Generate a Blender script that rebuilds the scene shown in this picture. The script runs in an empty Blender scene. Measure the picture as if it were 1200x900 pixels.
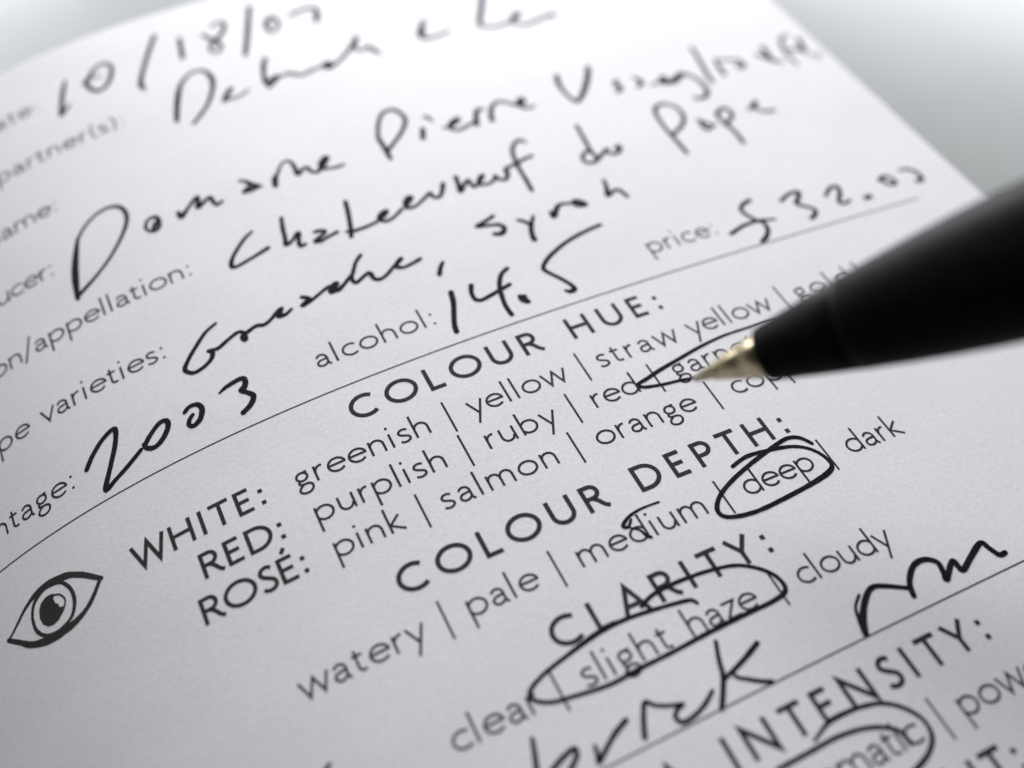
import bpy, bmesh, math, random
from mathutils import Matrix, Vector, noise

# ------------------------------------------------------------------ settings
# Lengths in the tables below are millimetres on the card; geometry is built in metres.
MM = 0.001
FPX = 1246.7
CAM_R = [[0.895649, 0.332368, -0.29554], [-0.443401, 0.719206, -0.534919], [0.034764, 0.610142, 0.791529]]
CAM_C = [-26.5986, -48.1427, 71.2376]

# plane of the table top, in the card's own frame (the card arches a little above it)
DESK_A, DESK_B, DESK_C = -12.1, 0.06, 0.03


def frame_to_world():
    n = Vector((-DESK_B, -DESK_C, 1)).normalized()
    x = Vector((1, 0, 0)); x = (x - n * x.dot(n)).normalized()
    y = n.cross(x)
    R = Matrix((x, y, n)).to_4x4()
    off = R @ Vector((0, 0, DESK_A))
    return Matrix.Translation((0, 0, -off.z * MM)) @ R


FW = frame_to_world()          # card frame (mm scaled to m) -> world with the table top at z = 0


def W(x, y, z):
    return FW @ Vector((x * MM, y * MM, z * MM))


sc = bpy.context.scene
sc.unit_settings.system = 'METRIC'
sc.unit_settings.length_unit = 'MILLIMETERS'

# ------------------------------------------------------------------ camera
cam = bpy.data.cameras.new('camera')
cam.sensor_width = 36.0
cam.lens = 36.0 * FPX / 1200.0
cam.clip_start = 0.005
cam.clip_end = 20.0
cam.dof.use_dof = True
cam.dof.focus_distance = 0.0868
cam.dof.aperture_fstop = 13.0
cam.dof.aperture_blades = 0
camo = bpy.data.objects.new('camera', cam)
sc.collection.objects.link(camo)
camo.matrix_world = Matrix.Translation(W(*CAM_C)) @ (FW.to_3x3() @ Matrix(CAM_R)).to_4x4()
sc.camera = camo

# ------------------------------------------------------------------ light: a room with one big window behind the card, plus added fill lamps
world = bpy.data.worlds.new('World')
sc.world = world
world.use_nodes = True
bg = world.node_tree.nodes['Background']
bg.inputs[0].default_value = (0.93, 0.93, 1.0, 1)
bg.inputs[1].default_value = 0.03


def area(name, loc, target, sx, sy, power, color):
    d = bpy.data.lights.new(name, 'AREA')
    d.shape = 'RECTANGLE'; d.size = sx; d.size_y = sy
    d.energy = power; d.color = color
    o = bpy.data.objects.new(name, d)
    sc.collection.objects.link(o)
    o.location = loc
    o.rotation_euler = (Vector(target) - Vector(loc)).to_track_quat('-Z', 'Y').to_euler()
    return o


# two panes of the window, then added fills at the right and overhead
area('window_fill_light', (0.110, 0.272, 0.062), (0.0, 0.0, 0.0), 0.14, 0.09, 1.12, (0.96, 0.98, 1.0))
area('window_fill_light', (-0.081, 0.282, 0.062), (0.0, 0.0, 0.0), 0.14, 0.09, 0.40, (0.96, 0.98, 1.0))
area('window_fill_light', (0.300, 0.215, 0.143), (0.05, 0.03, 0.0), 0.16, 0.08, 0.27, (0.96, 0.98, 1.0))  # added pane, aimed so the glossy table brightens towards the far right

area('overhead_fill', (0.016, 0.179, 0.312), (0.0, 0.0, 0.0), 0.24, 0.20, 0.55, (1.0, 0.985, 0.985))  # unseen overhead fill, added to lift the middle of the card

sc.view_settings.view_transform = 'Standard'
sc.view_settings.look = 'None'
sc.view_settings.exposure = 0.15
sc.view_settings.gamma = 1.0


# ------------------------------------------------------------------ materials
def mat(name, color, rough=0.6, metal=0.0, coat=0.0, spec=0.5):
    m = bpy.data.materials.new(name)
    m.use_nodes = True
    b = m.node_tree.nodes['Principled BSDF']
    b.inputs['Base Color'].default_value = (*color, 1)
    b.inputs['Roughness'].default_value = rough
    b.inputs['Metallic'].default_value = metal
    b.inputs['Coat Weight'].default_value = coat
    b.inputs['Specular IOR Level'].default_value = spec
    return m, m.node_tree.nodes, m.node_tree.links, b


def noise_color(m, scale, c0, c1, detail=4, p0=.3, p1=.7, bump=0, bump_scale=None, dist=0.0001):
    m_, N, L, b = m
    tc = N.new('ShaderNodeTexCoord')
    n = N.new('ShaderNodeTexNoise'); n.inputs['Scale'].default_value = scale; n.inputs['Detail'].default_value = detail
    L.new(tc.outputs['Object'], n.inputs['Vector'])
    r = N.new('ShaderNodeValToRGB')
    r.color_ramp.elements[0].position = p0; r.color_ramp.elements[0].color = (*c0, 1)
    r.color_ramp.elements[1].position = p1; r.color_ramp.elements[1].color = (*c1, 1)
    L.new(n.outputs['Fac'], r.inputs['Fac'])
    L.new(r.outputs['Color'], b.inputs['Base Color'])
    if bump:
        n2 = N.new('ShaderNodeTexNoise'); n2.inputs['Scale'].default_value = bump_scale or scale
        n2.inputs['Detail'].default_value = 5
        L.new(tc.outputs['Object'], n2.inputs['Vector'])
        bp = N.new('ShaderNodeBump'); bp.inputs['Strength'].default_value = bump; bp.inputs['Distance'].default_value = dist
        L.new(n2.outputs['Fac'], bp.inputs['Height'])
        L.new(bp.outputs['Normal'], b.inputs['Normal'])
    return m_


M_PAPER = noise_color(mat('uncoated_white_paper', (.8, .8, .8), 0.75, spec=0.3), 4200,
                      (.74, .732, .768), (.825, .817, .853), 3, .32, .68, 0.32, 2600, 0.00003)
# a very slight cockle over the whole sheet, under the fibre relief
_, _N, _L, _B = (M_PAPER, M_PAPER.node_tree.nodes, M_PAPER.node_tree.links, M_PAPER.node_tree.nodes['Principled BSDF'])
_tc = _N.new('ShaderNodeTexCoord'); _n = _N.new('ShaderNodeTexNoise')
_n.inputs['Scale'].default_value = 38; _n.inputs['Detail'].default_value = 2
_L.new(_tc.outputs['Object'], _n.inputs['Vector'])
_b = _N.new('ShaderNodeBump'); _b.inputs['Strength'].default_value = 0.55; _b.inputs['Distance'].default_value = 0.0006
_L.new(_n.outputs['Fac'], _b.inputs['Height'])
for _x in [q for q in _N if q.type == 'BUMP' and q is not _b]:
    _L.new(_b.outputs['Normal'], _x.inputs['Normal'])
M_PRINT = noise_color(mat('printed_black_ink', (.04, .04, .04), 0.8, spec=0.08), 9000,
                      (.026, .024, .026), (.055, .050, .052), 2, .3, .75)
M_PEN = noise_color(mat('ballpoint_ink', (.012, .012, .018), 0.8, spec=0.06), 5000,
                    (.009, .009, .015), (.045, .043, .060), 3, .45, .95)
M_DESK = noise_color(mat('white_table_lacquer', (.8, .8, .8), 0.23, spec=0.9), 60,
                     (.43, .442, .445), (.46, .472, .475), 3, .3, .7)
M_BLACK = noise_color(mat('black_plastic', (.01, .01, .01), 0.5, coat=0.0, spec=0.03), 900,
                      (.004, .004, .0045), (.008, .008, .0088), 3, .3, .7, 0.35, 1500, 0.00002)
M_STEEL = noise_color(mat('brass_tinted_metal', (.7, .62, .45), 0.28, metal=1.0), 700,
                      (.38, .325, .21), (.48, .42, .28), 3, .3, .7)
M_SEAM = mat('seam_highlight_plastic', (.013, .0135, .014), 0.45, spec=0.12)[0]  # lighter than the barrel: the seam's faint highlight put into its colour
M_BALL = mat('steel_ball', (.35, .34, .34), 0.3, metal=1.0)[0]


# ------------------------------------------------------------------ object helpers
def link(name, me, parent=None, m=None, label=None):
    o = bpy.data.objects.new(name, me)
    sc.collection.objects.link(o)
    if m is not None:
        me.materials.append(m)
    if parent is not None:
        o.parent = parent
    if label:
        o['label'] = label
    return o


def mesh(name, verts, faces, smooth=False):
    me = bpy.data.meshes.new(name)
    me.from_pydata([tuple(v) for v in verts], [], faces)
    if smooth:
        me.polygons.foreach_set('use_smooth', [True] * len(me.polygons))
    me.update()
    return me


def empty(name, loc, label, cat):
    o = bpy.data.objects.new(name, None)
    sc.collection.objects.link(o)
    o.location = loc
    o.empty_display_size = 0.01
    o['label'] = label
    o['category'] = cat
    return o


def EA(cx, cy, rx, ry, a0, a1, n=0):
    n = n or max(4, int(abs(a1 - a0) / 12))
    return [(cx + rx * math.cos(math.radians(a0 + (a1 - a0) * i / n)),
             cy + ry * math.sin(math.radians(a0 + (a1 - a0) * i / n))) for i in range(n + 1)]


def spline(P, n=6):
    """Catmull-Rom through the points; works on tuples of any length."""
    if len(P) < 3:
        return list(P)
    Q = [P[0]] + list(P) + [P[-1]]
    out = []
    for i in range(1, len(Q) - 2):
        a, b, c, d = Q[i - 1:i + 3]
        for k in range(n):
            t = k / n
            out.append(tuple(0.5 * (2 * b[j] + (c[j] - a[j]) * t + (2 * a[j] - 5 * b[j] + 4 * c[j] - d[j]) * t * t
                                    + (3 * b[j] - a[j] - 3 * c[j] + d[j]) * t ** 3) for j in range(len(b))))
    out.append(tuple(P[-1]))
    return out


# ---- a light humanist sans drawn as pen strokes; lower case in units of the x-height
LOW = {
    'a': (.92, [EA(.40, .62, .29, .31, 155, 0) + [(.69, .2), (.74, .07), (.84, .03)],
                [(.69, .55), (.5, .53)] + EA(.37, .29, .27, .23, 95, 270) + [(.52, .1), (.68, .24)]]),
    'b': (1.12, [[(.12, 1.72), (.12, 0)], EA(.53, .5, .45, .43, 155, -155)]),
    'c': (.92, [EA(.54, .5, .47, .43, 48, 312)]),
    'd': (1.12, [[(.94, 1.72), (.94, 0)], EA(.53, .5, .45, .43, 25, 335)]),
    'e': (1.06, [[(.10, .54), (.98, .54)] + EA(.54, .5, .46, .43, 8, 318)]),
    'f': (.56, [EA(.47, 1.36, .26, .28, 80, 180) + [(.21, 0)], [(0, .93), (.52, .93)]]),
    'g': (.92, [EA(.42, .66, .29, .27, 0, 360), EA(.60, .70, .3, .24, 60, 96) ,
                spline([(.28, .42), (.17, .31), (.21, .2), (.38, .14), (.58, .13), (.76, .03), (.80, -.16), (.68, -.37),
                        (.42, -.46), (.17, -.38), (.08, -.21), (.16, -.03), (.33, .1)])]),
    'h': (1.04, [[(.12, 1.72), (.12, 0)], EA(.48, .56, .36, .37, 172, 0) + [(.84, 0)]]),
    'i': (.40, [[(.14, 1), (.14, 0)], 'dot', (.14, 1.42)]),
    'k': (.88, [[(.12, 1.72), (.12, 0)], [(.74, 1), (.16, .5), (.84, 0)]]),
    'l': (.40, [[(.14, 1.72), (.14, 0)]]),
    'm': (1.62, [[(.12, 1), (.12, 0)], EA(.45, .56, .33, .37, 172, 0) + [(.78, 0)],
                 EA(1.11, .56, .33, .37, 172, 0) + [(1.44, 0)]]),
    'n': (1.04, [[(.12, 1), (.12, 0)], EA(.48, .56, .36, .37, 172, 0) + [(.84, 0)]]),
    'o': (1.16, [EA(.56, .5, .49, .43, 0, 360)]),
    'p': (1.12, [[(.12, 1), (.12, -.62)], EA(.53, .5, .45, .43, 155, -155)]),
    'r': (.64, [[(.12, 1), (.12, 0)], EA(.48, .52, .36, .41, 175, 78)]),
    's': (.76, [spline([(.63, .86), (.42, .94), (.2, .88), (.12, .72), (.24, .57), (.45, .47), (.62, .34), (.6, .16),
                        (.4, .06), (.2, .08), (.08, .16)], 4)]),
    't': (.66, [[(.22, 1.3), (.22, .28)] + EA(.42, .27, .2, .2, 180, 275) + [(.56, .1)], [(.02, .93), (.54, .93)]]),
    'u': (1.04, [[(.12, 1), (.12, .44)] + EA(.46, .44, .34, .37, 180, 352), [(.86, 1), (.86, 0)]]),
    'v': (.90, [[(.03, 1), (.45, .03), (.87, 1)]]),
    'w': (1.48, [[(.03, 1), (.38, .04), (.74, .97), (1.10, .04), (1.45, 1)]]),
    'y': (.90, [[(.03, 1), (.47, .06)], [(.88, 1), (.20, -.62)]]),
    'z': (.86, [[(.08, .93), (.76, .93), (.08, .07), (.80, .07)]]),
    '/': (.66, [[(0, -.3), (.6, 1.78)]]),
    '(': (.5, [EA(.75, .7, .6, 1.15, 130, 230)]),
    ')': (.5, [EA(-.25, .7, .6, 1.15, 50, -50)]),
    ':': (.46, ['dot', (.2, .1), 'dot', (.2, .9)]),
    ' ': (.6, []),
}
# ---- capitals in units of the cap height
CAP = {
    'A': (.80, [[(.02, 0), (.38, .97), (.74, 0)], [(.15, .33), (.62, .33)]]),
    'C': (.94, [EA(.52, .5, .46, .43, 50, 310)]),
    'D': (.94, [[(.1, 0), (.1, .93), (.35, .93)] + EA(.36, .5, .46, .43, 85, -85) + [(.1, .07)]]),
    'E': (.64, [[(.1, 0), (.1, 1)], [(.1, .93), (.54, .93)], [(.1, .52), (.50, .52)], [(.1, .07), (.56, .07)]]),
    'H': (.92, [[(.1, 0), (.1, 1)], [(.76, 0), (.76, 1)], [(.1, .52), (.76, .52)]]),
    'I': (.28, [[(.1, 0), (.1, 1)]]),
    'L': (.60, [[(.1, 1), (.1, .07), (.56, .07)]]),
    'M': (1.08, [[(.1, 0), (.14, 1), (.52, .25), (.9, 1), (.94, 0)]]),
    'N': (.96, [[(.1, 0), (.1, .96), (.8, .04), (.8, 1)]]),
    'O': (1.10, [EA(.54, .5, .48, .43, 0, 360)]),
    'P': (.68, [[(.1, 0), (.1, .93), (.32, .93)] + EA(.34, .69, .25, .24, 85, -85) + [(.1, .45)]]),
    'R': (.74, [[(.1, 0), (.1, .93), (.32, .93)] + EA(.34, .71, .22, .22, 85, -85) + [(.1, .49)],
                spline([(.30, .49), (.44, .36), (.58, .14), (.72, .04)], 3)]),
    'S': (.60, [spline([(.50, .86), (.36, .94), (.19, .89), (.12, .74), (.20, .60), (.36, .49), (.50, .36), (.50, .17),
                        (.35, .06), (.18, .08), (.08, .16)], 4)]),
    'T': (.70, [[(0, .93), (.68, .93)], [(.34, .93), (.34, 0)]]),
    'U': (.88, [[(.1, 1), (.1, .40)] + EA(.43, .40, .33, .33, 180, 360) + [(.76, 1)]]),
    'V': (.74, [[(.0, 1), (.36, .03), (.72, 1)]]),
    'W': (1.14, [[(.0, 1), (.29, .04), (.56, .96), (.84, .04), (1.12, 1)]]),
    'Y': (.72, [[(0, 1), (.34, .46), (.34, 0)], [(.68, 1), (.34, .46)]]),
    ':': (.30, ['dot', (.14, .08), 'dot', (.14, .58)]),
    ' ': (.5, []),
}
CAP['\u00c9'] = (.64, CAP['E'][1] + [[(.28, 1.13), (.42, 1.32)]])


def glyph(ch, style):
    return (CAP if style != 'body' else LOW)[ch]


def ink_extent(ch, style, w):
    """left and right ink edge of a glyph, in glyph units (w is the stroke width in glyph units)"""
    xs = []
    for s in glyph(ch, style)[1]:
        if isinstance(s, list):
            xs += [q[0] for q in s]
        elif isinstance(s, tuple):
            xs += [s[0]]
    return min(xs) - w * .4, max(xs) + w * .4


WORDS = [
    ('WHITE:', 'bold', -33.433, -1.609, 0.317),
    ('greenish', 'body', -19.702, -1.609, 0.16),
    ('yellow', 'body', -4.448, -1.609, 0.171),
    ('straw', 'body', 7.77, -1.609, 0.32),
    ('yellow', 'body', 17.145, -1.609, 0.135),
    ('gold', 'body', 29.071, -1.609, 0.374),
    ('RED:', 'bold', -28.78, -5.219, 0.217),
    ('purplish', 'body', -19.33, -5.219, 0.172),
    ('ruby', 'body', -4.589, -5.219, 0.244),
    ('red', 'body', 5.263, -5.219, 0.128),
    ('garnet', 'body', 13.283, -5.219, 0.18),
    ('ROSÉ:', 'bold', -29.874, -8.787, 0.128),
    ('pink', 'body', -19.064, -8.787, 0.144),
    ('salmon', 'body', -10.139, -8.787, 0.241),
    ('orange', 'body', 3.705, -8.787, 0.167),
    ('copper', 'body', 17.046, -8.787, 0.15),
    ('COLOUR', 'head', -13.318, 2.202, 0.716),
    ('HUE:', 'head', 7.18, 2.202, 0.788),
    ('COLOUR', 'head', -15.801, -13.982, 0.694),
    ('DEPTH:', 'head', 4.523, -13.982, 0.755),
    ('watery', 'body', -25.145, -17.803, 0.191),
    ('pale', 'body', -12.078, -17.803, 0.142),
    ('medium', 'body', -2.921, -17.803, 0.18),
    ('deep', 'body', 12.157, -17.803, 0.061),
    ('dark', 'body', 22.513, -17.803, 0.104),
    ('CLARITY:', 'head', -7.592, -22.843, 0.798),
    ('clear', 'body', -17.087, -26.128, 0.152),
    ('slight', 'body', -7.101, -26.128, 0.164),
    ('haze', 'body', 1.608, -26.128, 0.025),
    ('cloudy', 'body', 11.428, -26.128, 0.062),
    ('INTENSITY:', 'head', -0.873, -35.5, 0.754),
    ('aromatic', 'body', 1.061, -39.32, 0.008),
    ('powerful', 'body', 15.881, -39.32, 0.15),
    ('alcohol:', 'body', -14.128, 8.779, 0.195),
    ('price:', 'body', 19.139, 8.779, 0.176),
    ('date:', 'body', -35.713, 56.156, 0.158),
    ('partner(s):', 'body', -35.251, 48.26, 0.157),
    ('name:', 'body', -38.115, 40.364, 0.056),
    ('producer:', 'body', -45.017, 32.468, 0.013),
    ('region/appellation:', 'body', -46.08, 24.572, 0.088),
    ('grape', 'body', -46.511, 16.676, 0.144),
    ('varieties:', 'body', -37.531, 16.676, 0.113),
    ('vintage:', 'body', -46.871, 8.779, 0.138),
    ('AROMA', 'head', -17.415, -35.5, 0.42),
    ('DEVELOPMENT:', 'head', -10.719, -43.988, 0.42),
]
BARS = [(-6.194, -1.609), (6.373, -1.609), (-6.354, -5.219), (3.524, -5.219), (1.854, -8.787), (-11.677, -8.787), (-13.789, -17.803), (-4.648, -17.803), (10.287, -17.803), (20.562, -17.803), (15.175, -8.787), (11.586, -5.219), (14.147, -39.32), (-8.892, -26.128), (27.664, -1.609), (36.927, -1.609), (9.566, -26.128)]
RULES = [(5.997, -62, 50.25), (-31.441, -56, 42.0)]
SLOPE = [-0.3730104657586456, 0.7646299598599907, -1.0024236104319821, 0.6598371014732638]
HAND = [
    ('handwritten_word', 'handwritten date 10/18/07 in black ballpoint ink', [
        [(-25.08,59.07,0.325),(-25.67,57.54,0.461),(-26.22,55.81,0.457),(-26.71,53.86,0.543)],
        [(-26.71,53.86,0.452),(-26.16,54.3,0.363),(-25.49,54.97,0.228)],
        [(-23.27,57.27,0.554),(-22.37,58.3,0.464),(-21.49,59.27,0.374),(-20.44,59.3,0.374),(-20.01,58.54,0.373),(-20.22,57.35,0.464),(-20.87,56.02,0.46),(-21.7,55.26,0.458),(-22.45,55.33,0.458),(-22.98,56.32,0.46),(-23.09,57.48,0.462)],
        [(-22.75,57.79,0.231),(-21.29,57.42,0.185)],
        [(-14.32,61.23,0.477),(-15.84,58.36,0.47),(-17.29,55.33,0.462),(-17.92,53.54,0.549),(-17.66,52.74,0.365)],
        [(-12.01,59.32,0.475),(-12.29,57.63,0.471),(-12.63,55.78,0.467)],
        [(-8.19,59.81,0.336),(-7.54,60.2,0.337),(-6.79,60.07,0.386),(-6.9,59.06,0.48),(-7.74,57.82,0.476),(-8.79,56.95,0.473),(-9.43,56.13,0.377),(-9.33,55.17,0.328),(-8.71,55.08,0.329),(-8.25,55.76,0.377),(-8.34,56.73,0.473),(-8.87,57.57,0.475),(-9.53,58.84,0.381)],
        [(-3.15,61.64,0.49),(-4.22,58.74,0.53),(-5.32,55.72,0.522),(-6.35,53.13,0.468)],
        [(-1.49,58.7,0.485),(-2.24,58.07,0.58),(-2.58,57.03,0.48),(-2.39,56.0,0.335),(-1.61,56.36,0.336),(-1.13,57.58,0.387),(-1.35,58.52,0.485)],
        [(0.46,58.1,0.292),(1.43,58.54,0.391),(2.57,58.68,0.441),(3.57,58.39,0.491),(3.46,57.33,0.586),(2.94,56.09,0.582)],
    ]),
    ('handwritten_word', 'handwritten name Deborah in black ink', [
        [(-16.07,45.92,0.487),(-15.63,47.48,0.536),(-14.93,49.57,0.587),(-14.07,51.42,0.456),(-12.9,52.61,0.368),(-11.8,52.89,0.369),(-11.01,52.15,0.461),(-10.82,50.75,0.549),(-11.2,49.23,0.454),(-12.23,47.26,0.404),(-13.4,45.83,0.4),(-14.65,44.71,0.353)],
        [(-10.73,46.67,0.449),(-10.24,47.46,0.542),(-9.49,48.24,0.545)],
        [(-10.73,46.67,0.359),(-10.04,46.69,0.36),(-9.06,46.65,0.271),(-7.84,47.31,0.227)],
        [(-4.58,51.61,0.466),(-5.19,50.35,0.509),(-5.64,48.81,0.459),(-5.82,47.6,0.548),(-5.28,47.78,0.549),(-4.55,48.08,0.551),(-4.33,47.97,0.459),(-4.91,47.38,0.366),(-5.78,46.68,0.318),(-5.81,47.17,0.319)],
        [(-4.36,47.88,0.367),(-3.53,48.04,0.368),(-2.92,47.97,0.46),(-2.24,47.34,0.368),(-1.62,47.26,0.368),(-0.6,47.59,0.37),(0.49,47.73,0.325),(1.31,47.65,0.465),(1.74,47.57,0.372)],
        [(0.72,48.01,0.372),(1.54,48.1,0.559),(1.02,47.39,0.557),(1.52,47.33,0.418),(2.9,48.2,0.374),(4.3,49.43,0.425),(5.42,50.59,0.571),(6.0,51.4,0.479),(5.18,49.99,0.475),(5.11,49.1,0.331),(5.69,48.87,0.331),(6.5,49.23,0.475),(6.81,48.65,0.474),(6.92,47.92,0.425),(7.43,47.83,0.284)],
    ]),
    ('handwritten_word', 'handwritten ampersand between two names', [
        [(14.3,51.73,0.441),(13.59,50.63,0.584),(12.91,49.53,0.677),(12.83,48.76,0.578),(13.45,48.32,0.385),(14.77,48.45,0.338),(16.23,48.87,0.292)],
        [(12.85,49.29,0.579),(13.41,49.48,0.484)],
    ]),
    ('handwritten_word', 'handwritten name beginning Le at the top of the card', [
        [(22.99,54.4,0.609),(21.74,51.95,0.601),(20.79,50.3,0.595),(20.03,48.76,0.491),(20.63,48.23,0.393),(21.95,47.92,0.344),(23.6,48.25,0.396),(24.87,48.94,0.598),(25.42,49.55,0.6),(24.58,49.04,0.598),(23.89,48.15,0.446),(24.51,47.39,0.396),(25.74,47.18,0.397),(27.16,47.64,0.399),(28.49,47.91,0.451),(29.08,48.06,0.603),(29.29,47.74,0.502)],
    ]),
    ('handwritten_word', 'handwritten word Domaine', [
        [(-31.12,28.07,0.435),(-30.86,30.0,0.639),(-30.45,31.97,0.686),(-29.87,33.87,0.53),(-29.35,35.36,0.329)],
        [(-29.37,35.28,0.329),(-28.3,36.52,0.298),(-26.98,37.33,0.3),(-25.81,37.56,0.334),(-24.8,37.2,0.384),(-24.29,36.25,0.416),(-24.31,35.04,0.413),(-24.87,33.8,0.394),(-25.93,32.33,0.341),(-27.25,30.9,0.322),(-28.79,29.68,0.32),(-29.75,29.08,0.398),(-31.03,28.32,0.396)],
        [(-23.06,32.74,0.327),(-22.63,33.56,0.329),(-21.91,33.72,0.371),(-21.6,33.13,0.411),(-21.78,32.24,0.409),(-22.29,31.86,0.326),(-22.86,32.22,0.286),(-23.01,32.91,0.287)],
        [(-22.45,32.02,0.408),(-22.11,32.74,0.41),(-21.73,33.0,0.328)],
        [(-19.64,33.05,0.371),(-19.53,32.3,0.575),(-18.76,32.98,0.371),(-17.49,34.09,0.416),(-17.41,33.69,0.415),(-17.76,32.67,0.495),(-17.07,33.04,0.414),(-16.32,33.42,0.416),(-16.17,32.52,0.414),(-15.96,32.11,0.372),(-15.39,32.32,0.331)],
        [(-13.04,34.2,0.294),(-12.54,33.86,0.378),(-12.14,33.2,0.503),(-11.37,32.51,0.335)],
        [(-11.45,32.51,0.293),(-12.23,32.47,0.501),(-13.14,32.48,0.416),(-12.55,32.88,0.418)],
        [(-10.09,31.9,0.502),(-9.81,32.87,0.589),(-9.35,33.48,0.338),(-8.59,34.55,0.255),(-7.87,34.81,0.256),(-7.52,34.02,0.383),(-7.57,32.54,0.507),(-6.87,32.97,0.382),(-6.4,32.99,0.382),(-6.25,32.31,0.381),(-5.76,31.95,0.381),(-5.13,32.38,0.509),(-4.21,33.37,0.513),(-4.34,33.67,0.428),(-5.03,32.94,0.511),(-5.1,32.24,0.424),(-4.5,31.96,0.297),(-3.77,31.81,0.34),(-2.96,31.85,0.298)],
    ]),
    ('handwritten_word', 'handwritten name Pierre', [
        [(1.6,30.76,0.429),(1.67,32.43,0.519),(1.66,34.34,0.437)],
        [(1.68,34.33,0.393),(2.46,36.2,0.397),(3.45,37.64,0.401),(4.59,37.96,0.43),(5.26,37.15,0.447),(5.32,35.79,0.444),(4.38,34.34,0.422),(3.08,33.09,0.392),(1.81,31.99,0.432)],
        [(5.84,32.39,0.525),(6.4,33.76,0.529)],
        [(7.33,35.55,0.357),(7.64,35.37,0.357),(7.85,34.49,0.222)],
        [(8.44,33.14,0.221),(9.26,33.08,0.355),(10.44,33.72,0.446),(10.36,34.02,0.447),(9.49,33.51,0.534),(9.15,32.78,0.443),(9.72,32.24,0.354),(10.86,32.49,0.355),(11.91,32.88,0.357)],
        [(11.9,32.22,0.489),(12.48,33.73,0.539),(13.03,34.54,0.451),(13.63,34.5,0.362)],
        [(13.72,32.39,0.537),(14.17,33.62,0.496),(14.9,34.7,0.409),(15.91,35.02,0.365),(16.7,34.45,0.365),(17.3,33.87,0.365),(18.33,34.12,0.549),(18.23,34.63,0.55),(17.57,34.04,0.456),(17.73,33.29,0.409),(18.29,32.98,0.364),(19.04,33.03,0.274)],
    ]),
    ('handwritten_word', 'handwritten surname running towards the edge of the card', [
        [(23.9,37.06,0.566),(23.37,35.58,0.514),(23.31,33.87,0.417),(23.55,32.49,0.443),(23.93,32.15,0.461),(24.99,33.06,0.557),(26.27,34.58,0.61),(27.29,36.01,0.616),(28.02,37.34,0.573)],
        [(29.94,34.11,0.426),(29.26,33.45,0.471),(29.71,32.96,0.565),(29.42,32.41,0.469),(28.7,32.1,0.28)],
        [(32.06,34.07,0.333),(32.38,33.22,0.57),(32.33,32.64,0.521),(31.39,32.18,0.283)],
        [(33.16,32.03,0.237),(34.35,32.26,0.333),(35.34,32.77,0.574),(35.16,32.89,0.574),(34.64,32.21,0.476),(35.23,31.74,0.428),(36.49,32.05,0.478),(37.91,32.84,0.53)],
        [(34.67,32.23,0.476),(35.18,32.14,0.477),(36.14,32.16,0.478),(37.56,32.89,0.53)],
        [(35.38,31.85,0.381),(36.01,31.65,0.429),(37.46,32.44,0.432),(38.01,32.69,0.434),(38.66,31.91,0.404),(39.02,30.67,0.479),(38.78,29.07,0.523),(37.89,28.2,0.472),(36.89,28.26,0.377),(36.75,28.64,0.283)],
        [(41.78,37.06,0.397),(41.18,34.28,0.47),(40.58,31.86,0.484),(40.36,30.29,0.48)],
        [(43.14,34.1,0.295),(42.75,32.62,0.488),(42.52,31.1,0.485)],
        [(43.28,33.91,0.246),(44.47,33.54,0.296),(45.6,33.13,0.395),(45.88,32.36,0.492),(45.46,31.61,0.441),(44.97,32.21,0.491)],
        [(48.54,33.4,0.399),(49.24,32.5,0.498),(49.9,31.7,0.497)],
        [(50.13,34.49,0.553),(49.87,32.81,0.649),(49.7,31.76,0.497),(50.83,31.11,0.298)],
        [(54.82,35.59,0.256),(53.58,35.28,0.408),(52.62,33.72,0.404),(52.22,32.02,0.401),(52.22,30.17,0.348)],
        [(52.49,33.4,0.252),(53.37,32.73,0.302)],
        [(55.64,34.65,0.511),(55.04,32.98,0.608),(54.73,31.85,0.403)],
        [(53.55,32.98,0.404),(54.83,32.27,0.404)],
        [(54.75,31.17,0.201),(56.06,31.07,0.202),(55.62,30.36,0.251)],
    ]),
    ('handwritten_word', 'handwritten word Chateauneuf', [
        [(-14.1,27.01,0.283),(-14.93,26.54,0.354),(-16.04,25.51,0.367),(-16.79,24.64,0.38),(-17.17,23.73,0.433),(-16.7,23.46,0.362),(-15.64,23.67,0.348),(-14.43,23.97,0.365),(-13.43,24.28,0.438)],
        [(-11.03,27.42,0.375),(-11.38,25.99,0.404),(-11.58,24.76,0.401),(-11.78,23.87,0.439),(-11.14,24.07,0.352),(-10.34,24.75,0.443),(-10.24,24.56,0.402),(-10.53,23.88,0.401),(-10.64,23.12,0.439),(-10.13,23.1,0.351)],
        [(-8.84,24.19,0.363),(-8.29,24.12,0.403),(-7.9,23.8,0.363),(-8.56,23.38,0.402),(-9.15,23.02,0.48),(-8.72,22.8,0.352),(-7.89,23.05,0.353),(-6.9,23.26,0.387)],
        [(-4.75,26.77,0.454),(-5.07,25.21,0.45),(-5.52,23.43,0.445),(-5.95,22.07,0.402)],
        [(-6.1,22.89,0.322),(-5.3,22.7,0.404),(-4.08,22.74,0.34),(-2.9,22.98,0.342),(-1.93,23.53,0.45),(-1.62,23.95,0.41),(-2.24,23.77,0.45),(-2.66,23.17,0.489),(-2.23,22.63,0.358),(-1.33,22.82,0.327),(-0.2,23.55,0.329)],
        [(0.16,23.59,0.329),(1.21,24.52,0.415),(1.04,24.84,0.415),(0.45,24.28,0.455),(0.34,23.51,0.412),(1.11,23.37,0.33),(2.19,23.92,0.332),(3.16,24.53,0.384),(3.22,24.05,0.383),(3.6,23.62,0.366),(4.23,24.07,0.418),(4.9,25.26,0.488)],
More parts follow.
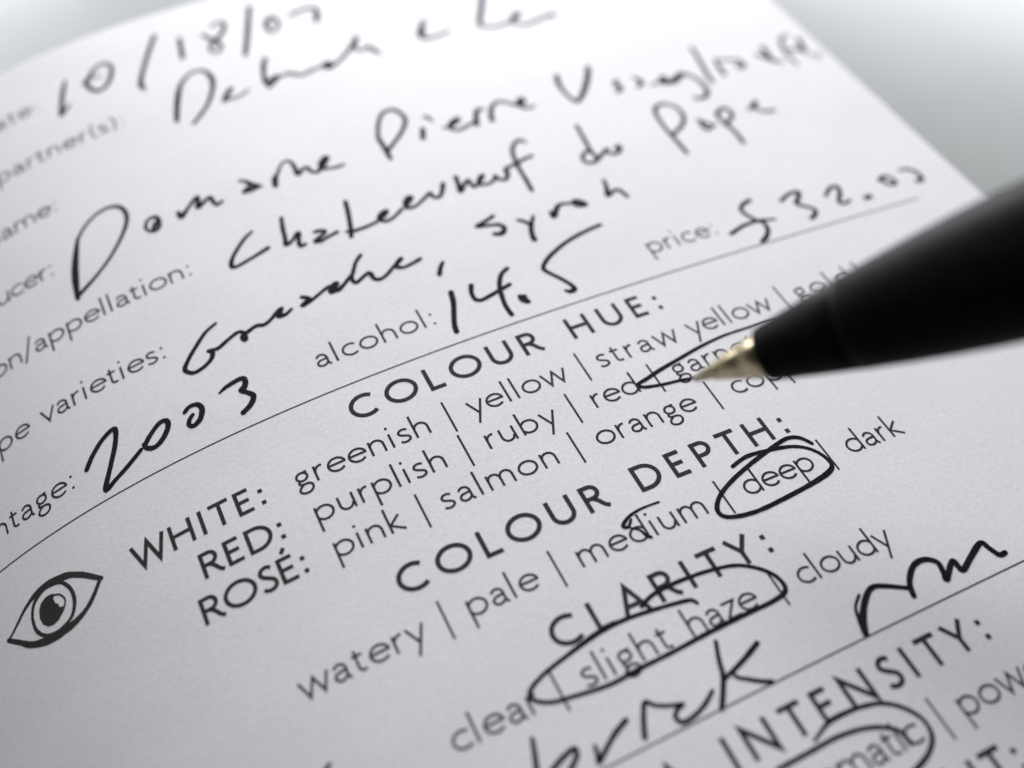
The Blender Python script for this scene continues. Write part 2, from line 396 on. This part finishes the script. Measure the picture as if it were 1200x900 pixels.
        [(6.47,25.69,0.466),(6.24,24.51,0.463),(6.03,23.55,0.503),(6.88,24.42,0.371),(7.42,24.78,0.423),(7.42,24.11,0.388),(7.59,23.67,0.387),(8.27,24.06,0.423),(9.03,24.82,0.468),(8.77,24.74,0.51),(8.31,24.1,0.507),(8.32,23.64,0.338),(9.02,23.54,0.338),(9.76,23.78,0.339),(10.19,24.35,0.409),(10.28,23.94,0.391),(10.54,23.56,0.357),(10.99,23.5,0.408),(11.5,24.19,0.47),(11.52,24.74,0.471),(12.03,25.06,0.378),(12.63,25.09,0.344)],
        [(15.36,27.93,0.308),(14.97,28.47,0.37),(14.02,27.96,0.404),(13.37,26.85,0.401),(13.11,25.62,0.432),(12.89,24.2,0.412),(12.8,22.75,0.426),(12.61,21.08,0.464)],
        [(12.45,25.12,0.379),(13.18,25.3,0.38),(13.96,25.57,0.347),(15.04,25.76,0.366)],
    ]),
    ('handwritten_word', 'handwritten word du', [
        [(21.73,28.46,0.396),(21.42,26.35,0.427),(21.12,24.22,0.423),(21.23,22.92,0.437)],
        [(21.09,24.55,0.353),(19.94,23.87,0.385),(19.71,22.93,0.383),(20.41,22.54,0.383),(21.27,22.91,0.437),(22.16,23.52,0.387),(22.91,23.94,0.389),(22.7,23.38,0.352),(23.28,22.95,0.387),(24.14,23.37,0.442),(24.3,23.95,0.426),(23.81,23.8,0.39)],
    ]),
    ('handwritten_word', 'handwritten word Pape', [
        [(30.61,20.53,0.445),(30.62,23.06,0.451),(30.65,25.37,0.419),(31.04,27.61,0.461),(31.85,28.54,0.446),(33.06,28.48,0.41),(33.8,27.36,0.427),(33.54,25.73,0.461),(32.32,24.45,0.42),(30.59,23.56,0.416)],
        [(34.71,25.04,0.276),(35.14,24.42,0.552),(35.55,23.92,0.506)],
        [(34.75,24.11,0.413),(34.87,23.16,0.411),(36.19,23.62,0.368)],
        [(37.47,19.92,0.454),(37.61,21.97,0.458),(37.39,23.87,0.462),(37.38,24.93,0.464),(38.21,25.66,0.467),(39.09,25.56,0.421),(39.13,24.61,0.466),(38.38,23.8,0.417),(37.26,23.26,0.415)],
        [(41.28,24.56,0.235),(42.52,25.23,0.52),(42.99,25.63,0.521),(42.3,24.77,0.518),(42.78,23.93,0.376),(43.54,23.63,0.414),(44.29,23.65,0.283)],
    ]),
    ('handwritten_word', 'handwritten word Grenache', [
        [(-20.52,17.97,0.265),(-21.66,17.44,0.332),(-22.87,16.38,0.359),(-23.88,15.35,0.371),(-24.43,14.48,0.406),(-23.87,13.79,0.353),(-22.9,13.89,0.354),(-22.07,14.35,0.37),(-21.73,14.97,0.409),(-22.01,15.37,0.298),(-21.19,15.19,0.373),(-20.2,15.59,0.344),(-19.08,15.98,0.331),(-18.64,15.68,0.376),(-18.7,14.89,0.523),(-18.83,15.3,0.45),(-18.14,15.64,0.376),(-17.34,15.85,0.362),(-16.7,15.64,0.362),(-16.0,15.91,0.333),(-15.22,16.45,0.38),(-14.7,16.68,0.366),(-15.21,15.99,0.531),(-14.62,15.84,0.364),(-13.96,16.17,0.289)],
        [(-12.66,17.06,0.384),(-12.13,16.61,0.383),(-12.48,16.34,0.459),(-12.95,16.09,0.42),(-12.19,16.23,0.337),(-11.13,16.68,0.323),(-10.06,17.12,0.325),(-9.32,17.02,0.31),(-10.07,16.49,0.616),(-9.42,16.43,0.386),(-8.68,16.78,0.341),(-7.8,17.48,0.343)],
        [(-10.11,16.52,0.462),(-9.52,17.22,0.387),(-9.23,17.12,0.387),(-9.83,16.68,0.54),(-9.42,16.32,0.385),(-8.71,16.74,0.341),(-7.78,17.44,0.343)],
        [(-6.03,19.49,0.364),(-6.77,18.83,0.331),(-7.43,17.81,0.375),(-7.83,17.15,0.389),(-7.71,16.47,0.372),(-7.07,16.7,0.342),(-6.27,17.09,0.39),(-6.07,16.83,0.468),(-6.01,16.22,0.389),(-5.6,15.91,0.373),(-4.86,16.1,0.343),(-3.91,16.75,0.345),(-3.03,17.29,0.434),(-2.84,17.49,0.395),(-3.39,17.06,0.433),(-3.59,16.67,0.432),(-3.06,16.35,0.345),(-2.23,16.44,0.346),(-1.23,16.7,0.38)],
    ]),
    ('handwritten_mark', 'handwritten comma after the grape name', [
        [(0.49,15.43,0.347),(0.04,14.92,0.409),(-0.42,14.15,0.43)],
    ]),
    ('handwritten_word', 'handwritten word syrah', [
        [(7.43,19.15,0.411),(6.52,18.82,0.393),(5.35,18.45,0.374),(6.38,18.18,0.375),(7.39,17.87,0.408),(7.73,17.26,0.489),(7.18,16.68,0.527),(6.49,16.86,0.446)],
        [(9.42,17.73,0.345),(10.04,17.12,0.41),(10.21,16.46,0.409)],
        [(11.04,17.65,0.33),(10.21,16.46,0.45),(9.79,15.47,0.488),(9.66,14.72,0.566)],
        [(12.91,17.55,0.382),(12.88,16.84,0.537),(13.77,17.87,0.5),(14.37,18.17,0.368),(15.3,17.95,0.335),(16.07,18.07,0.42),(16.68,17.26,0.461),(15.88,17.4,0.544),(15.54,17.91,0.419)],
        [(20.12,19.8,0.309),(19.79,18.58,0.46),(19.33,17.58,0.44),(20.44,18.03,0.375),(20.9,17.71,0.426),(21.13,16.74,0.39)],
    ]),
    ('handwritten_number', 'handwritten alcohol figure 14.5', [
        [(-0.37,11.71,0.501),(-0.7,10.43,0.474),(-1.32,8.96,0.439),(-1.7,7.98,0.451),(-1.85,7.25,0.487)],
        [(1.65,11.72,0.45),(1.27,10.82,0.401),(1.27,10.03,0.384),(1.74,9.71,0.384),(2.72,9.88,0.385),(3.9,10.15,0.387),(4.94,10.41,0.389)],
        [(5.61,12.33,0.394),(4.75,11.83,0.392),(4.02,10.71,0.435),(3.64,9.46,0.417),(3.42,8.18,0.413),(3.45,7.03,0.441)],
        [(5.13,8.71,0.463),(5.18,8.23,0.577),(5.51,7.85,0.5)],
        [(5.47,8.56,0.463),(5.38,7.9,0.461)],
        [(16.56,14.14,0.363),(14.82,13.89,0.377),(12.66,13.37,0.389),(10.72,12.57,0.385),(9.39,11.78,0.398),(8.69,10.98,0.411),(8.97,10.2,0.378),(9.58,9.19,0.377),(10.05,8.23,0.391),(10.14,7.55,0.452),(9.62,7.43,0.428),(9.25,7.72,0.272)],
    ]),
    ('handwritten_number', 'handwritten price $32.00', [
        [(32.68,11.87,0.43),(31.58,11.53,0.427),(30.97,10.87,0.425),(31.16,9.93,0.389),(31.66,9.03,0.388),(32.1,8.37,0.421),(31.8,7.41,0.461),(31.07,6.69,0.483),(30.33,6.33,0.414)],
        [(28.02,8.34,0.416),(29.76,8.87,0.386),(31.4,8.98,0.371),(32.43,8.83,0.338),(33.54,8.54,0.22)],
        [(35.77,10.66,0.397),(37.19,11.26,0.383),(38.33,11.19,0.436),(37.74,10.4,0.477),(37.03,9.76,0.431),(37.7,9.07,0.379),(38.32,8.26,0.413),(37.7,7.6,0.47),(37.13,7.37,0.426)],
        [(40.74,9.69,0.349),(41.9,10.51,0.387),(42.85,10.48,0.441),(42.45,9.49,0.456),(41.49,8.41,0.417),(41.94,8.06,0.348),(42.81,8.24,0.314)],
        [(44.68,7.94,0.526),(45.27,8.01,0.615)],
        [(47.93,9.74,0.447),(48.93,10.12,0.413),(49.49,9.42,0.412),(49.36,8.77,0.393),(48.53,8.87,0.392),(48.17,9.65,0.411)],
        [(51.18,10.36,0.272),(52.39,10.1,0.363),(52.87,9.14,0.453),(52.64,8.33,0.496),(51.83,8.23,0.395)],
    ]),
    ('handwritten_number', 'handwritten vintage year 2003', [
        [(-34.96,9.79,0.426),(-34.15,10.76,0.415),(-32.99,11.73,0.403),(-31.9,12.21,0.419),(-31.64,11.9,0.447),(-32.05,10.58,0.429),(-32.98,8.78,0.41),(-33.91,6.96,0.447),(-32.86,7.35,0.378),(-31.52,8.0,0.38),(-30.11,8.83,0.354)],
        [(-29.71,9.06,0.426),(-29.01,9.75,0.399),(-28.03,10.42,0.401),(-27.38,10.35,0.43),(-27.43,9.64,0.464),(-28.16,8.78,0.44),(-28.98,8.39,0.41),(-29.61,8.68,0.411),(-29.73,9.16,0.426)],
        [(-25.75,10.26,0.359),(-25.2,10.59,0.375),(-24.53,10.45,0.418),(-24.3,9.81,0.46),(-24.71,8.95,0.443),(-25.39,8.56,0.413),(-25.75,8.87,0.385),(-25.54,9.36,0.357),(-25.17,9.67,0.33)],
        [(-22.49,10.55,0.188),(-21.7,10.88,0.363),(-20.37,11.05,0.437),(-20.13,10.61,0.48),(-20.41,10.04,0.478),(-20.73,9.85,0.477),(-20.34,9.39,0.419),(-19.98,8.79,0.461),(-20.47,8.07,0.444),(-21.29,7.61,0.456)],
    ]),
    ('ink_ring', 'open pen ring drawn around the printed word deep', [
        [(12.55,-14.85,0.303),(14.2,-14.49,0.334),(16.19,-14.7,0.336),(18.08,-15.09,0.309),(19.34,-15.77,0.282),(20.11,-16.8,0.295),(20.28,-17.98,0.348),(19.47,-18.52,0.45),(17.48,-18.86,0.384),(14.76,-19.1,0.366),(12.2,-19.21,0.362),(10.33,-18.97,0.36),(9.28,-18.5,0.359),(9.16,-17.76,0.374),(9.95,-16.87,0.351),(11.44,-16.1,0.341),(13.6,-15.37,0.345),(15.92,-14.77,0.349),(17.72,-14.38,0.353),(18.63,-14.34,0.354),(19.45,-14.71,0.34),(20.05,-15.56,0.311)],
    ]),
    ('ink_mark', 'short pen slip over the printed word medium', [
        [(5.3,-15.27,0.174),(3.81,-15.21,0.186),(2.53,-15.42,0.251),(1.65,-15.95,0.302),(1.97,-16.21,0.237),(2.5,-15.72,0.198)],
        [(2.02,-16.29,0.145),(2.65,-16.84,0.184),(2.86,-17.45,0.262),(3.11,-17.73,0.287)],
    ]),
    ('ink_ring', 'long pen ring drawn around the printed words slight haze', [
        [(3.35,-23.91,0.289),(3.0,-23.5,0.302),(1.51,-23.21,0.3),(-0.34,-22.95,0.311),(-2.22,-22.77,0.322),(-4.4,-22.83,0.393),(-7.16,-23.35,0.303),(-9.29,-23.84,0.299),(-10.68,-24.46,0.309),(-10.79,-25.15,0.295),(-9.78,-25.84,0.283),(-8.29,-26.16,0.284),(-5.53,-26.55,0.31),(-3.19,-26.45,0.325),(-0.26,-26.41,0.316),(2.81,-26.27,0.345),(6.14,-26.2,0.337),(8.69,-26.17,0.341),(9.96,-25.82,0.356),(10.08,-24.8,0.32),(9.37,-23.66,0.296),(7.93,-22.61,0.284),(6.32,-22.16,0.283),(4.38,-21.91,0.294),(2.36,-21.83,0.304),(0.64,-21.97,0.315),(-0.52,-22.42,0.287)],
        [(-3.91,-26.2,0.18),(-3.8,-26.67,0.18),(-3.37,-26.75,0.18),(-3.05,-26.42,0.18)],
    ]),
    ('handwritten_word', 'handwritten word brick below the clarity line', [
        [(-12.07,-27.48,0.289),(-12.41,-28.54,0.344),(-12.8,-29.63,0.363),(-13.09,-30.6,0.36),(-13.23,-31.0,0.336)],
        [(-13.2,-30.94,0.336),(-12.15,-30.12,0.34),(-10.96,-29.59,0.342),(-9.91,-29.35,0.344),(-9.89,-29.81,0.343),(-10.51,-30.31,0.341),(-11.63,-31.02,0.338)],
        [(-8.52,-29.8,0.253),(-8.65,-30.43,0.32),(-8.78,-30.88,0.342),(-7.9,-30.3,0.333),(-6.85,-29.66,0.347),(-5.77,-29.22,0.373)],
        [(-5.23,-30.82,0.37),(-4.67,-29.72,0.35),(-3.98,-28.72,0.33),(-3.44,-29.2,0.271),(-2.49,-29.68,0.247),(-1.63,-29.96,0.248),(-2.18,-30.11,0.294),(-2.61,-30.55,0.327),(-2.29,-31.08,0.315),(-1.14,-30.95,0.305),(-0.12,-30.55,0.307),(0.72,-30.04,0.262)],
        [(2.94,-27.05,0.294),(2.37,-28.35,0.327),(1.99,-29.44,0.36),(1.28,-30.52,0.38),(0.57,-31.43,0.353)],
        [(5.6,-28.43,0.393),(3.95,-29.09,0.34),(1.96,-29.69,0.3)],
        [(2.75,-29.62,0.241),(2.87,-29.99,0.264),(3.44,-30.4,0.276),(4.2,-30.93,0.3),(4.93,-31.32,0.324)],
    ]),
    ('handwritten_word', 'handwritten word rim at the right below cloudy', [
        [(13.31,-31.25,0.435),(14.16,-29.85,0.504),(15.38,-28.73,0.446),(16.3,-28.37,0.411),(17.29,-28.74,0.373),(18.7,-29.54,0.322)],
        [(14.86,-28.46,0.217),(13.97,-29.18,0.227),(13.57,-30.17,0.313),(13.26,-31.18,0.373)],
        [(18.68,-30.25,0.422),(19.15,-29.2,0.439),(20.33,-28.23,0.431),(21.5,-28.12,0.42),(22.32,-28.73,0.42),(22.17,-29.67,0.456),(22.04,-30.18,0.455),(23.54,-29.13,0.421),(23.7,-30.08,0.458),(25.02,-29.52,0.449),(26.74,-28.8,0.454),(27.11,-29.53,0.426),(27.44,-30.24,0.438),(28.03,-30.26,0.399)],
    ]),
    ('ink_ring', 'pen ring drawn around the printed word aromatic', [
        [(5.1,-36.03,0.197),(6.73,-35.42,0.293),(8.37,-35.36,0.319),(9.87,-35.54,0.297),(11.19,-35.96,0.298),(12.33,-36.89,0.297),(12.97,-38.12,0.295),(12.75,-39.25,0.328),(11.83,-40.03,0.336),(10.5,-40.49,0.333),(8.59,-40.86,0.318)],
        [(1.71,-36.53,0.307),(4.34,-36.51,0.311),(6.61,-36.48,0.314),(8.66,-36.77,0.293),(10.08,-37.33,0.293),(10.91,-38.03,0.328),(11.07,-39.03,0.338)],
    ]),
    ('ink_ring', 'narrow pen ring drawn around the printed word garnet', [
        [(26.5,-3.05,0.187),(24.29,-2.69,0.201),(22.4,-2.65,0.231),(19.85,-2.63,0.259),(17.34,-2.89,0.301),(14.73,-3.37,0.328),(12.55,-3.78,0.354),(10.87,-4.19,0.336),(9.77,-4.46,0.334),(10.14,-4.9,0.319),(11.64,-5.27,0.291),(13.39,-5.5,0.264),(14.26,-5.64,0.235),(15.47,-5.78,0.206)],
    ]),
    ('ink_mark', 'tip of a handwritten letter at the bottom edge of the view', [
        [(-25.01,-22.62,0.231),(-25.56,-22.96,0.317),(-26.2,-23.55,0.344)],
    ]),
    ('eye_symbol', 'printed black line drawing of an open eye', [
        [(-45.61,-0.25,0.215),(-44.6,0.41,0.229),(-43.38,1.31,0.284),(-42.15,1.87,0.434),(-40.96,1.98,0.597),(-39.97,1.84,0.636),(-38.92,1.59,0.513),(-37.8,0.9,0.457),(-36.86,0.08,0.415),(-36.35,-0.37,0.36)],
        [(-36.41,-0.3,0.293),(-37.39,-1.45,0.358),(-38.39,-2.19,0.396),(-39.56,-2.57,0.553),(-40.96,-2.65,0.632),(-42.26,-2.43,0.634),(-43.52,-1.91,0.504),(-44.61,-0.99,0.401),(-45.58,-0.16,0.337)],
        [(-42.91,0.13,0.255),(-42.64,0.92,0.27),(-42.14,1.45,0.298),(-41.23,1.83,0.312),(-40.34,1.73,0.311),(-39.6,1.34,0.297),(-39.03,0.37,0.308),(-38.96,-0.76,0.333),(-39.39,-1.75,0.291),(-40.05,-2.17,0.264),(-41.1,-2.33,0.264),(-42.14,-1.98,0.291),(-42.81,-1.05,0.293),(-42.91,0.13,0.255)],
        [(-40.59,0.79,0.148),(-40.01,0.45,0.148),(-39.72,-0.21,0.147),(-39.93,-0.76,0.147)],
    ]),
]


PUPIL_UV = [(-42.139, 0.369), (-41.843, 0.82), (-41.314, 1.065), (-40.755, 1.019), (-40.466, 0.827), (-40.68, 0.535), (-40.587, 0.041), (-40.347, -0.192), (-40.345, -0.472), (-40.054, -0.631), (-39.82, -0.624), (-39.965, -0.956), (-40.638, -1.471), (-41.177, -1.594), (-41.652, -1.463), (-42.098, -0.991), (-42.26, -0.3)]
PEN_A = (6.435, -14.114, 13.711)
PEN_B = (20.781, -23.165, 27.479)

# ------------------------------------------------------------------ the table top
desk_bm = bmesh.new()
bmesh.ops.create_cube(desk_bm, size=1.0)
bmesh.ops.scale(desk_bm, vec=(2.4, 2.4, 0.03), verts=desk_bm.verts)
bmesh.ops.translate(desk_bm, vec=(0, 0.4, -0.015), verts=desk_bm.verts)
bmesh.ops.bevel(desk_bm, geom=list(desk_bm.edges), offset=0.003, segments=3, affect='EDGES')
desk_me = bpy.data.meshes.new('tabletop')
desk_bm.to_mesh(desk_me); desk_bm.free()
desk = link('tabletop', desk_me, None, M_DESK)
desk['kind'] = 'structure'

# ------------------------------------------------------------------ the card: a sheet bent along one axis
SCALE = 90.0
STEP = 0.1
U0, U1 = -64.0, 62.0
_n = int(round((U1 - U0) / STEP))
_x = [0.0] * (_n + 1); _z = [0.0] * (_n + 1)
_t = []
for _i in range(_n + 1):
    t = (U0 + _i * STEP) / SCALE
    _t.append(max(-1.2, min(1.2, SLOPE[0] * t + SLOPE[1] * t ** 2 + SLOPE[2] * t ** 3 + SLOPE[3] * t ** 4)))
for _i in range(1, _n + 1):
    _x[_i] = _x[_i - 1] + (math.cos(_t[_i]) + math.cos(_t[_i - 1])) / 2 * STEP
    _z[_i] = _z[_i - 1] + (math.sin(_t[_i]) + math.sin(_t[_i - 1])) / 2 * STEP
_k = int(round(-U0 / STEP)); _x0, _z0 = _x[_k], _z[_k]


def surf(u, v, lift=0.0):
    """point of the card at (u, v) mm, lifted along its normal; where it meets the table it lies on it"""
    f = min(max((u - U0) / STEP, 0), _n - 1e-6); i = int(f); f -= i
    x = _x[i] + (_x[i + 1] - _x[i]) * f - _x0
    z = _z[i] + (_z[i + 1] - _z[i]) * f - _z0
    th = _t[i] + (_t[i + 1] - _t[i]) * f
    d = DESK_A + DESK_B * x + DESK_C * v + 0.45
    q = (z - d) / 0.25
    z = d + 0.25 * (q if q > 30 else math.log1p(math.exp(q)))
    return W(x - math.sin(th) * lift, v, z + math.cos(th) * lift)


CARD_U0, CARD_U1, CARD_V0, CARD_V1 = -62.0, 57.45, -78.0, 65.2
card = empty('tasting_card', W(0, 0, DESK_A), 'white printed tasting note card with black handwriting, arched over the white table', 'card')
CARD_LOC = card.location.copy()


def local(p):
    return p - CARD_LOC


us = [CARD_U0 + (CARD_U1 - CARD_U0) * i / 300 for i in range(301)]
vs = [CARD_V0 + (CARD_V1 - CARD_V0) * j / 40 for j in range(41)]
V = []; F = []
nu, nv = len(us), len(vs)
for lift in (0.0, -0.22):
    for v in vs:
        for u in us:
            V.append(local(surf(u, v, lift)))
N_ = nu * nv
for j in range(nv - 1):
    for i in range(nu - 1):
        a = j * nu + i
        F.append((a, a + 1, a + nu + 1, a + nu))
        F.append((N_ + a, N_ + a + nu, N_ + a + nu + 1, N_ + a + 1))
n_flat = len(F)
E_ = {}


def side(k):                       # the cut edges keep their own vertices, so their shading stays crisp
    if k not in E_:
        E_[k] = len(V)
        V.append(V[k])
    return E_[k]


for i in range(nu - 1):
    F.append(tuple(side(k) for k in (i, N_ + i, N_ + i + 1, i + 1)))
    a = (nv - 1) * nu + i
    F.append(tuple(side(k) for k in (a, a + 1, N_ + a + 1, N_ + a)))
for j in range(nv - 1):
    a = j * nu
    F.append(tuple(side(k) for k in (a, a + nu, N_ + a + nu, N_ + a)))
    a = j * nu + nu - 1
    F.append(tuple(side(k) for k in (a, N_ + a, N_ + a + nu, a + nu)))
me = mesh('sheet', V, F)
me.polygons.foreach_set('use_smooth', [k < 2 * (nu - 1) * (nv - 1) for k in range(len(F))])
link('sheet', me, card, M_PAPER)


# ------------------------------------------------------------------ print: flat strokes lying on the sheet
class Ink:
    def __init__(self, lift):
        self.v = []; self.f = []; self.lift = lift

    def pt(self, u, v):
        self.v.append(local(surf(u, v, self.lift)))
        return len(self.v) - 1

    def ribbon(self, P, w):
        """flat-ended mitred stroke of width w through 2-D points"""
        Q = [P[0]]
        for a, b in zip(P, P[1:]):
            L = math.hypot(b[0] - a[0], b[1] - a[1])
            if L < 1e-6:
                continue
            n = max(1, int(L / 0.45))
            Q += [(a[0] + (b[0] - a[0]) * k / n, a[1] + (b[1] - a[1]) * k / n) for k in range(1, n + 1)]
        closed = len(Q) > 4 and math.hypot(Q[0][0] - Q[-1][0], Q[0][1] - Q[-1][1]) < 1e-4
        prev = None
        for i, q in enumerate(Q):
            if closed and i in (0, len(Q) - 1):
                a, b = Q[-2], Q[1]
            else:
                a = Q[max(i - 1, 0)]; b = Q[min(i + 1, len(Q) - 1)]
            d0 = (q[0] - a[0], q[1] - a[1]) if a is not q else (b[0] - q[0], b[1] - q[1])
            d1 = (b[0] - q[0], b[1] - q[1]) if b is not q else d0
            l0 = math.hypot(*d0) or 1; l1 = math.hypot(*d1) or 1
            n0 = (-d0[1] / l0, d0[0] / l0); n1 = (-d1[1] / l1, d1[0] / l1)
            m = (n0[0] + n1[0], n0[1] + n1[1]); ml = math.hypot(*m)
            if ml < .25:
                m = n1; s = 1
            else:
                m = (m[0] / ml, m[1] / ml); s = min(2.6, 1 / max(.2, m[0] * n0[0] + m[1] * n0[1]))
            h = w / 2 * s
            c = (self.pt(q[0] + m[0] * h, q[1] + m[1] * h), self.pt(q[0] - m[0] * h, q[1] - m[1] * h))
            if prev:
                self.f.append((prev[0], prev[1], c[1], c[0]))
            prev = c

    def disk(self, u, v, r, n=10, rot=0.0, ry=None):
        c = [self.pt(u + r * math.cos(rot + 2 * math.pi * k / n), v + (ry or r) * math.sin(rot + 2 * math.pi * k / n)) for k in range(n)]
        self.f.append(tuple(c))

    def pen(self, P, rnd):
        """a ballpoint line: round, of varying width, slightly ragged; points are (u, v, width)"""
        Q = spline(P, 8)
        R = [Q[0]]
        for a, b in zip(Q, Q[1:]):
            L = math.hypot(b[0] - a[0], b[1] - a[1])
            n = max(1, int(L / 0.16))
            R += [tuple(a[j] + (b[j] - a[j]) * k / n for j in range(3)) for k in range(1, n + 1)]
        ph = rnd.uniform(0, 100)
        prev = None
        s = 0
        for i, q in enumerate(R):
            a = R[max(i - 1, 0)]; b = R[min(i + 1, len(R) - 1)]
            dx, dy = b[0] - a[0], b[1] - a[1]; L = math.hypot(dx, dy) or 1
            s += math.hypot(q[0] - a[0], q[1] - a[1])
            h = q[2] / 2 * 1.12 * (1 + .10 * noise.noise((s * 1.3 + ph, 0, 0)) + .07 * noise.noise((s * 6 + ph, 3, 0)))
            o = .05 * q[2] * noise.noise((s * 5 + ph, 7, 0))
            nx, ny = -dy / L, dx / L
            c = (self.pt(q[0] + nx * (h + o), q[1] + ny * (h + o)), self.pt(q[0] - nx * (h - o), q[1] - ny * (h - o)))
            if prev:
                self.f.append((prev[0], prev[1], c[1], c[0]))
            if i in (0, len(R) - 1) or i % 3 == 0:
                self.disk(q[0], q[1], h * .98, 9, rnd.random())
            prev = c

    def build(self, name, m, label=None):
        return link(name, mesh(name, self.v, self.f), card, m, label)


LIFT_PRINT, LIFT_PEN = 0.010, 0.018
STYLE = {'body': (1.42, .212), 'bold': (2.25, .34), 'head': (2.42, .385)}
HS, ASC = 1.09, 0.95


def print_word(text, style, u0, v0, track):
    X, w = STYLE[style]
    g = w / X
    ink = Ink(LIFT_PRINT)
    u = u0
    for ch in text:
        adv, strokes = glyph(ch, style)
        dot = False
        for s in strokes:
            if isinstance(s, str):
                dot = True
            elif isinstance(s, tuple):
                r = w * (.62 if style == 'body' else .66)
                if style == 'body':
                    ink.disk(u + s[0] * X * HS, v0 + s[1] * X, r, 10)
                else:
                    ink.disk(u + s[0] * X * HS, v0 + (s[1] + .05) * X, r * 1.15, 4, math.pi / 4)
                dot = False
            else:
                ink.ribbon([(u + q[0] * X * HS, v0 + (q[1] if q[1] < 1.05 or style != 'body' else q[1] * ASC) * X) for q in s], w)
        u += adv * X * HS + track
    low = {'body': 'printed word', 'bold': 'bold printed word', 'head': 'bold printed heading word'}[style]
    return ink.build('printed_word', M_PRINT, '%s "%s"' % (low, text))


for rec in WORDS:
    print_word(*rec)
for u, v in BARS:
    ink = Ink(LIFT_PRINT)
    ink.ribbon([(u, v + 2.43), (u, v - .84)], .19)
    ink.build('divider_bar', M_PRINT)
for v, a, b in RULES:
    ink = Ink(LIFT_PRINT)
    ink.ribbon([(a, v), (b, v)], .13)
    ink.build('rule_line', M_PRINT)

# ------------------------------------------------------------------ handwriting and the eye symbol
rnd = random.Random(4)
for name, label, strokes in HAND:
    eye = name == 'eye_symbol'
    for_lift = LIFT_PRINT if eye else LIFT_PEN
    ink = Ink(for_lift)
    for k, P in enumerate(strokes):
        ink.lift = for_lift + .0012 * k
        ink.pen(P, rnd)
    if eye:
        ink.lift = for_lift + .009
        idx = [ink.pt(*q) for q in PUPIL_UV]
        bm = bmesh.new()
        bv = [bm.verts.new(ink.v[i]) for i in idx]
        bm.faces.new(bv)
        bmesh.ops.triangulate(bm, faces=bm.faces)
        bm.verts.index_update()
        ink.f += [tuple(idx[bv.index(x)] for x in fc.verts) for fc in bm.faces]
        bm.free()
    ink.build(name, M_PRINT if eye else M_PEN, label)

# ------------------------------------------------------------------ the pen
PS = MM * 0.945                # pen's own scale
PEN_TIP = W(*PEN_A)
PEN_DIR = (W(*PEN_B) - PEN_TIP).normalized()
pen = empty('ballpoint_pen', PEN_TIP, 'black ballpoint pen with a gold-coloured metal tip held over the printed card', 'pen')
pen.rotation_mode = 'QUATERNION'
pen.rotation_quaternion = PEN_DIR.to_track_quat('Z', 'Y')


def lathe(name, prof, m, n=64, parent=pen):
    """solid of revolution about the pen's axis; prof = [(distance from the tip, radius)] in mm"""
    V = []; F = []
    for z, r in prof:
        for k in range(n):
            a = 2 * math.pi * k / n
            V.append((r * PS * math.cos(a), r * PS * math.sin(a), z * PS))
    for i in range(len(prof) - 1):
        for k in range(n):
            a = i * n + k; b = i * n + (k + 1) % n
            F.append((a, b, b + n, a + n))
    F.append(tuple(range(n - 1, -1, -1)))
    F.append(tuple((len(prof) - 1) * n + k for k in range(n)))
    me = mesh(name, V, F, True)
    me.polygons[-1].use_smooth = False
    return link(name, me, parent, m)


lathe('ball_point', [(0.0, .10), (.12, .26), (.35, .34), (.55, .33)], M_BALL, 32)
lathe('metal_tip', [(.42, .27), (.50, .36), (1.60, .48), (1.63, .64), (1.95, .70), (2.46, .86), (2.52, .90), (3.73, 1.22), (4.55, 1.44), (4.62, 1.50),
                    (5.60, 1.66), (6.6, 1.70)], M_STEEL)
lathe('nose_cone', [(6.4, 1.72), (5.70, 1.74), (5.62, 1.80), (5.63, 1.88), (5.75, 1.96), (6.1, 2.05), (7.5, 2.33),
                    (9.65, 2.76), (11.92, 3.185), (11.98, 3.14)], M_BLACK, 96)
lathe('seam_ring', [(11.80, 3.05), (11.93, 3.20), (12.10, 3.245), (12.2, 3.1)], M_SEAM, 96)
lathe('barrel', [(12.0, 3.13), (12.04, 3.20), (12.12, 3.235), (13.5, 3.47), (14.95, 3.72), (17.73, 4.14), (20.4, 4.49),
                 (23.0, 4.77), (28, 5.12), (36, 5.35), (60, 5.4), (96, 5.3), (118, 5.0)], M_BLACK, 96)
lathe('cap_band', [(118, 5.12), (118.3, 5.2), (120.7, 5.15), (121, 5.05)], M_STEEL)
lathe('push_button', [(121, 3.0), (127, 2.9), (128.4, 2.6), (129, 1.8)], M_BLACK)
cl = bmesh.new()
for z0, z1, y0, y1, hw in ((84, 119, 6.4, 7.3, 1.7), (115, 119, 4.9, 6.4, 1.7), (84, 86.5, 5.45, 6.4, 1.5)):
    r_ = bmesh.ops.create_cube(cl, size=1.0)
    bmesh.ops.scale(cl, vec=(2 * hw * PS, (y1 - y0) * PS, (z1 - z0) * PS), verts=r_['verts'])
    bmesh.ops.translate(cl, vec=(0, (y0 + y1) / 2 * PS, (z0 + z1) / 2 * PS), verts=r_['verts'])
bmesh.ops.bevel(cl, geom=list(cl.edges), offset=0.0003, segments=2, affect='EDGES')
cm = bpy.data.meshes.new('clip'); cl.to_mesh(cm); cl.free()
link('clip', cm, pen, M_STEEL)
